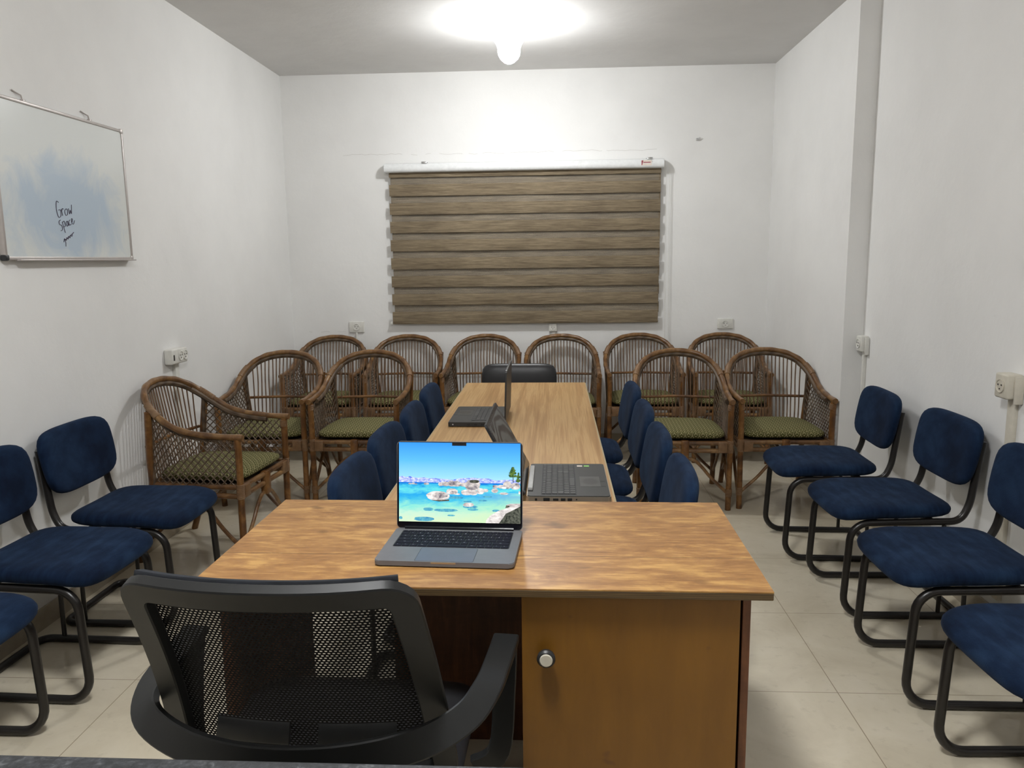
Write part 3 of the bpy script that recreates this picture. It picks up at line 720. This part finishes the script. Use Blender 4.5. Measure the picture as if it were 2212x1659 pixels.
for (x, y, a), lb in zip(RW, RL):
    if proto is None: proto = blue_chair('blue_chair', lb, (x, y, 0), R(a), gR)
    else: dup(proto, (x, y, 0), R(a), lb, gR)
LW = [(-1.745, 3.095, -90), (-1.755, 2.548, -92), (-1.80, 1.955, -90)]
LLb = ['dark blue chair against the left wall, right next to the turned rattan armchair',
       'dark blue chair against the left wall, middle of its row, back cut off',
       'dark blue chair at the lower left edge, only its scuffed seat and legs in view']
for (x, y, a), lb in zip(LW, LLb): dup(proto, (x, y, 0), R(a), lb, gL)
TL = [(-.408, 4.02, -90), (-.402, 3.48, -89), (-.418, 2.98, -92), (-.420, 2.47, -91)]
TLb = ['blue chair on the left of the long table, farthest from the front desk',
       'blue chair on the left of the long table, third from the front desk',
       'blue chair on the left of the long table, second from the front desk',
       'blue chair on the left of the long table, nearest the front desk']
for (x, y, a), lb in zip(TL, TLb): dup(proto, (x, y, 0), R(a), lb, gT)
TR = [(.138, 4.05, 91), (.138, 3.50, 90), (.140, 2.98, 90), (.145, 2.46, 89)]
TRb = ['blue chair on the right of the long table, farthest from the front desk',
       'faded greyish blue chair on the right of the long table, third from the front desk',
       'blue chair on the right of the long table, second from the front desk',
       'blue chair on the right of the long table, nearest the front desk']
for (x, y, a), lb in zip(TR, TRb): dup(proto, (x, y, 0), R(a), lb, gT)

# ------------------------------------------------------------------ black leather chair at the table's far end (faces -y)
t = thing('leather_chair', 'low black leather chair at the far end of the long table', 'chair', (-.232, 4.66, 0), PI)
def wl(x, y, z): return (x, -.17 + z - .10*y - .02*(x/.23)**2*0, .645 + y)
b = B(); b.pillow(.232, .155, .060, 7, wl, 2.6, 64); bmesh.ops.recalc_face_normals(b.bm, faces=b.bm.faces); b.build('backrest', 'leather', t)
B().pillow(.225, .205, .07, 6, lambda x, y, z: (x, y+.06, .44+z), 2.4, 64).build('seat', 'leather', t)
for sx in (-1, 1):
    B().tube(fillet([(sx*.19, -.20, .60), (sx*.19, -.17, .41), (sx*.19, .20, .40), (sx*.19, .22, .012), (sx*.19, -.20, .012)], .05, 6), .011, 10).build('side_frame', 'black_metal', t)
B().tube([(-.19, -.20, .012), (.19, -.20, .012)], .011, 10).build('floor_crossbar', 'black_metal', t)

# ------------------------------------------------------------------ rattan armchair (front = +y)
HOOP = [(.268, .300, .632), (.272, .18, .636), (.276, .06, .648), (.278, -.03, .672), (.272, -.105, .715), (.252, -.165, .762), (.212, -.212, .805), (.150, -.246, .838), (.078, -.262, .855), (0, -.268, .861)]
HOOP = [(x*.952, y, z) for x, y, z in HOOP]
half = spline(HOOP, 6)
full = half + [Vector((-p.x, p.y, p.z)) for p in reversed(half[:-1])]
def hoop_at_y(y):
    for a, b_ in zip(half, half[1:]):
        if (a.y >= y >= b_.y): f = (a.y-y)/max(1e-9, a.y-b_.y); return a.lerp(b_, f)
    return half[-1]
def hoop_at_x(x):
    s = 1 if x >= 0 else -1; x = abs(x)
    best = None
    for a, b_ in zip(half, half[1:]):
        if a.z > .70 and a.x >= x >= b_.x: f = (a.x-x)/max(1e-9, a.x-b_.x); best = a.lerp(b_, f)
    best = best or half[-1]; return Vector((best.x*s, best.y, best.z))
SZ = .392
def rattan_chair(label, loc, rotz, group):
    t = thing('rattan_armchair', label, 'armchair', loc, rotz, group)
    rads = [.0155 + .0012*math.sin(i*.9) for i in range(len(full))]
    B().tube(full, rads, 12).build('hoop_rail', 'rattan', t)
    off = []
    for p in full[6:-6]:
        d = Vector((-p.x*.25, 0.004, -1)).normalized() if p.z > .80 else Vector((-math.copysign(.6, p.x), 0, -.9)).normalized()
        off.append(p + d*.0225)
    B().tube(off, .0145, 8).build('woven_band', 'weave', t)
    # legs
    for sx in (-1, 1):
        B().tube(spline([(sx*.250, .268, 0), (sx*.252, .270, .30), (sx*.252, .272, .50), (sx*.255, .272, .625)], 4), .0165, 12).build('leg', 'rattan_leg', t)
        B().tube(spline([(sx*.245, -.275, 0), (sx*.240, -.225, .16), (sx*.232, -.190, .36), (sx*.240, -.185, .52), (sx*.258, -.165, .745)], 4), .0165, 12).build('leg', 'rattan_leg', t)
    for sx in (-1, 1):
        for zz, r_, h_ in ((.375, .0195, .075), (.598, .0185, .035), (.105, .0190, .045)):
            prof = []
            for q in range(int(h_/.0055)):
                z_ = zz - h_/2 + q*.0055 + .002; prof += [(r_-.0015, z_-.0026), (r_, z_-.001), (r_, z_+.001), (r_-.0015, z_+.0026)]
            B().lathe([(.012, prof[0][1])] + prof + [(.012, prof[-1][1])], (sx*.252, .270, 0), 12).build('cane_binding', 'binding', t)
        pts = [Vector((sx*half[25+q*.5 if False else 25+q//2].x, half[25+q//2].y, half[25+q//2].z)) for q in range(0, 16, 2)]
        fine = spline(pts, 4); B().tube(fine, [.0178 + .0012*(k % 2) for k in range(len(fine))], 12).build('cane_binding', 'binding', t)
        B().box((sx*.210, .272, .370), (.052, .036, .062), .006, 2).build('cane_binding', 'binding', t)
    # seat rails: double on every side
    for z_ in (SZ, .348):
        fr = B()
        for a, c in (((-.252, .272), (.252, .272)), ((.252, .272), (.230, -.19)), ((.230, -.19), (-.230, -.19)), ((-.230, -.19), (-.252, .272))):
            fr.tube([(a[0], a[1], z_), (c[0], c[1], z_)], .0135, 10)
        fr.build('seat_rail', 'rattan', t)
    B().box((0, 0, SZ-.004), (.49, .44, .012), .003).build('seat_deck', 'lattice', t, (0, .04, 0))
    for yy in (.275, -.19): B().box((0, yy, .350), (.044, .040, .118), .008, 2).build('centre_wrap', 'rattan_leg', t)
    # arched braces
    def arch(c, e, n0=.300):
        c = Vector(c); e = Vector(e); q = [c.lerp(e, f) for f in (.20, .40, .62)]
        return spline([c, (q[0].x, q[0].y, n0-.006), (q[1].x, q[1].y, n0-.050), (q[2].x, q[2].y, n0-.115), (e.x, e.y, .095)], 5)
    for c, ends in (((0, .272, .302), ((.250, .270), (-.250, .270))), ((0, -.200, .302), ((.240, -.245), (-.240, -.245))),
                    ((.248, .03, .302), ((.258, .262), (.243, -.240))), ((-.248, .03, .302), ((-.258, .262), (-.243, -.240)))):
        for e in ends: B().tube(arch(c, (e[0], e[1], .095)), .0095, 8).build('brace', 'rattan', t)
    # back spindles and cross rail
    NS = 19
    for i in range(NS):
        f = (i-(NS-1)/2)/((NS-1)/2); xb = f*.200; top_ = hoop_at_x(f*.208) + Vector((0, 0, -.03))
        j = random.uniform(-.003, .003)
        B().tube(spline([(xb, -.188, SZ), ((xb*.65+top_.x*.35)+j, -.188*.65+top_.y*.35, SZ+(top_.z-SZ)*.35), ((xb*.3+top_.x*.7)-j, -.188*.3+top_.y*.7, SZ+(top_.z-SZ)*.7), tuple(top_)], 3), .0040, 6).build('spindle', 'spindle', t)
    B().tube([(-.236, -.200, .575), (0, -.222, .578), (.236, -.200, .575)], .0085, 8).build('cross_rail', 'rattan_leg', t)
    # side lattices
    for sx in (-1, 1):
        lt = B()
        def surf(y, z):
            h = hoop_at_y(min(.27, max(-.17, y))); f = (z-SZ)/max(.01, h.z-SZ)
            return Vector((sx*((.252 if y > 0 else .252+.10*y) *(1-f) + h.x*f), y, z))
        def topz(y): return hoop_at_y(min(.27, max(-.165, y))).z-.012
        for dirn in (-1, 1):
            c0 = -.80
            while c0 < .80:
                seg = []
                yy = -.175
                while yy <= .262:
                    z_ = SZ + (dirn*(yy) + c0)*1.05 + .0
                    if SZ <= z_ <= topz(yy): seg.append(surf(yy, z_) + Vector((sx*.0015*dirn, 0, 0)))
                    elif len(seg) > 1: break
                    yy += .0145
                if len(seg) > 1: lt.tube(seg, .0031, 5, False)
                c0 += .035
        lt.build('lattice_panel', 'lattice', t)
        B().tube(spline([surf(-.172, SZ), surf(-.178, .5), surf(-.170, .60), tuple(hoop_at_y(-.165) + Vector((0, 0, -.02)))] if sx > 0 else [surf(-.172, SZ), surf(-.178, .5), surf(-.170, .60), tuple(Vector((-hoop_at_y(-.165).x, -.165, hoop_at_y(-.165).z-.02)))], 4), .010, 8).build('inner_post', 'weave', t)
    # cushion
    B().pillow(.236, .225, .052, 7, lambda x, y, z: (x*(1-.06*(y < 0)*(-y/.22)), y, z + .006*(1-(x/.243)**2)*(z > 0)), 2.6, 72).build('cushion', 'cushion', t, (0, .050, .431))
    return t
gF, gB = 'rattan armchairs in the front row', 'rattan armchairs along the back wall'
first = None
def put(x, yfront, a, lb, g):
    """yfront: distance of the front legs; chair faces the camera"""
    global first
    c = (x, yfront+.272, 0)
    if first is None: first = rattan_chair(lb, c, PI+R(a), g)
    else: dup(first, c, PI+R(a), lb, g)
put(-1.738, 4.462, 1, 'rattan armchair left of the long table, arm almost touching the left wall', gF)
put(-1.175, 4.458, -1, 'rattan armchair left of the long table, beside the blue chairs', gF)
put(.736, 4.440, -2, 'rattan armchair right of the long table, beside the blue chairs', gF)
put(1.297, 4.465, 0, 'rattan armchair right of the long table, arm against the wall step', gF)
put(-1.705, 5.490, 0, 'rattan armchair in the back left corner of the room', gB)
put(-1.125, 5.500, 3, 'rattan armchair against the back wall under the left edge of the blind', gB)
put(-.545, 5.490, -3, 'rattan armchair against the back wall, just left behind the leather chair', gB)
put(.037, 5.460, 1, 'rattan armchair against the back wall, just right behind the leather chair', gB)
put(.622, 5.500, 0, 'rattan armchair against the back wall under the right edge of the blind', gB)
put(1.230, 5.490, -3, 'rattan armchair in the back right corner of the room', gB)
dup(first, (-1.730, 3.790, 0), R(-95), 'rattan armchair turned sideways against the left wall, beside the blue chairs', gF)

# ------------------------------------------------------------------ mesh office chair in the foreground (faces +y)
t = thing('office_chair', 'black mesh backed office chair in front of the desk', 'office chair', (-.437, 1.42, 0), R(-1.5))
def bk(u, v):   # u -1..1 across, v 0 bottom .. 1 top; returns point on the back surface
    hw_ = .232 + .040*(1-v)
    return Vector((u*hw_ - .006*(1-v), -.130 - .210*v + .036*(abs(u)**2.2) + .02*math.sin(PI*v), .500 + .460*v - .003*(1-abs(u)**2)*v))
def ribbon(b, path, nrm, wdt, thk, closed=False, n=None):
    rings = []; L = len(path)
    for i, p in enumerate(path):
        tg = (path[(i+1) % L]-path[i-1]) if closed else (path[min(i+1, L-1)]-path[max(i-1, 0)])
        tg.normalize(); nn = Vector(nrm[i]) if isinstance(nrm, list) else Vector(nrm); sd = tg.cross(nn).normalized(); nn = sd.cross(tg).normalized()
        w_ = (wdt[i] if isinstance(wdt, list) else wdt)/2; h_ = thk/2; c = .25
        pr = [(-w_, -h_*(1-c)), (-w_*(1-c*.4), -h_), (w_*(1-c*.4), -h_), (w_, -h_*(1-c)), (w_, h_*(1-c)), (w_*(1-c*.4), h_), (-w_*(1-c*.4), h_), (-w_, h_*(1-c))]
        rings.append([b.bm.verts.new(p+sd*a+nn*q) for a, q in pr])
    k = len(rings[0])
    for r0, r1 in list(zip(rings, rings[1:]))+([(rings[-1], rings[0])] if closed else []):
        for j in range(k): b.bm.faces.new((r0[j], r0[(j+1) % k], r1[(j+1) % k], r1[j]))
    if not closed: b.bm.faces.new(rings[0][::-1]); b.bm.faces.new(rings[-1])
    bmesh.ops.recalc_face_normals(b.bm, faces=b.bm.faces)
# outer frame loop
uv = []
for k in range(13): uv.append((-1+2*k/12, 1))
cor = lambda pts: pts
loop = []
N = 16
def rr_uv(n=8, r=.10):
    pts = []
    for (cu, cv, a0) in ((1-r*1.9, 1-r, 0), (-1+r*1.9, 1-r, 90), (-1+r*1.9, r, 180), (1-r*1.9, r, 270)):
        for k in range(n+1):
            a = R(a0+90*k/n); pts.append((cu+r*1.9*math.cos(a), cv+r*math.sin(a)))
    out = []
    for i, p in enumerate(pts):
        q = pts[(i+1) % len(pts)]; out.append(p)
        d = math.hypot(p[0]-q[0], p[1]-q[1])
        if d > .3:
            for k in range(1, 10): f = k/10; out.append((p[0]+(q[0]-p[0])*f, p[1]+(q[1]-p[1])*f))
    return out
luv = rr_uv(6, .07)
inn = [(u*.905, .5+(v-.5)*.93) for u, v in luv]
path = [bk(u, v) for u, v in inn]
nr = []
for u, v in inn:
    a = bk(u+.02, v)-bk(u-.02, v); c = bk(u, v+.02)-bk(u, v-.02); nr.append(c.cross(a).normalized()*-1)
b = B(); ribbon(b, path, nr, .046, .020, True); b.build('back_frame', 'grey_plastic', t)
# mesh
b = B(); nu, nv = 24, 18; gr = [[b.bm.verts.new(bk(-.93+1.86*i/nu, .045+.91*j/nv) + Vector((0, .016, 0))) for i in range(nu+1)] for j in range(nv+1)]
for j in range(nv):
    for i in range(nu): b.bm.faces.new((gr[j][i], gr[j][i+1], gr[j+1][i+1], gr[j+1][i]))
b.build('mesh_panel', 'mesh', t)
# fabric wrap along the top front
b = B(); ribbon(b, [bk(-.88+1.76*k/20, .980) + Vector((0, .016, .010)) for k in range(21)], (0, .3, 1), .018, .012); b.build('top_wrap', 'tweed', t)
# lower fixing plates
for sx in (-1, 1):
    b = B(); ribbon(b, [bk(sx*(.10+.52*k/6), .25) + Vector((0, .008, 0)) for k in range(7)], [(0, -1, .3)]*7, .040, .010); b.build('fixing_plate', 'black_plastic', t)
# continuous arm band running behind the back
band = [(.330, .105, .670), (.322, .01, .666), (.310, -.08, .662), (.282, -.165, .657), (.215, -.235, .652), (.11, -.282, .650), (0, -.298, .650), (-.11, -.282, .650), (-.215, -.235, .652), (-.285, -.175, .656), (-.318, -.09, .660), (-.324, .01, .664), (-.328, .105, .670)]
bp_ = spline(band, 5); nrm = []
for p in bp_:
    k = min(1, max(0, (-p.y-.02)/.25)); o_ = Vector((p.x*.6, p.y, 0)).normalized(); nrm.append((Vector((0, 0, 1))*(1-k*.75) + o_*k*.85).normalized())
b = B(); ribbon(b, bp_, nrm, .052, .018); b.build('arm_band', 'grey_plastic', t)
for sx in (-1, 1):
    b = B(); ribbon(b, spline([(sx*.330, .095, .662), (sx*.328, .070, .58), (sx*.318, .045, .46), (sx*.27, .04, .425)], 6), (0, 1, .2), .045, .020); b.build('arm_support', 'grey_plastic', t)
    b = B(); ribbon(b, [bk(sx*.80, .05), bk(sx*.70, -.08) + Vector((0, .01, 0)), Vector((sx*.15, -.06, .42))], (0, -1, .3), .045, .020); b.build('back_bracket', 'grey_plastic', t)
B().pillow(.255, .238, .075, 8, lambda x, y, z: (x, y+.06, .465+z-.02*max(0, (y-.1)/.13)**2), 2.4, 64).build('seat', 'leather', t)
B().box((0, .02, .415), (.22, .22, .035), .008).build('mechanism', 'black_plastic', t)
B().lathe([(0, .10), (.028, .10), (.028, .26), (.018, .262), (.018, .40), (0, .40)], (0, .02, 0)).build('gas_column', 'black_plastic', t)
for k in range(5):
    a = R(18+72*k); dx, dy = math.cos(a), math.sin(a)
    sp = B().tube([(0, .02, .115), (dx*.15, .02+dy*.15, .095), (dx*.27, .02+dy*.27, .072)], [.026, .02, .014], 8).build('base_spoke', 'black_plastic', t)
    cw = B()
    for s_ in (-1, 1): cw.lathe([(0, -.011), (.024, -.011), (.027, -.006), (.027, .006), (.024, .011), (0, .011)], (dx*.27-dy*s_*.015, .02+dy*.27+dx*s_*.015, .0275), 18, Matrix.Rotation(a, 4, 'Z') @ Matrix.Rotation(R(90), 4, 'X'))
    cw.build('castor', 'black_plastic', sp)
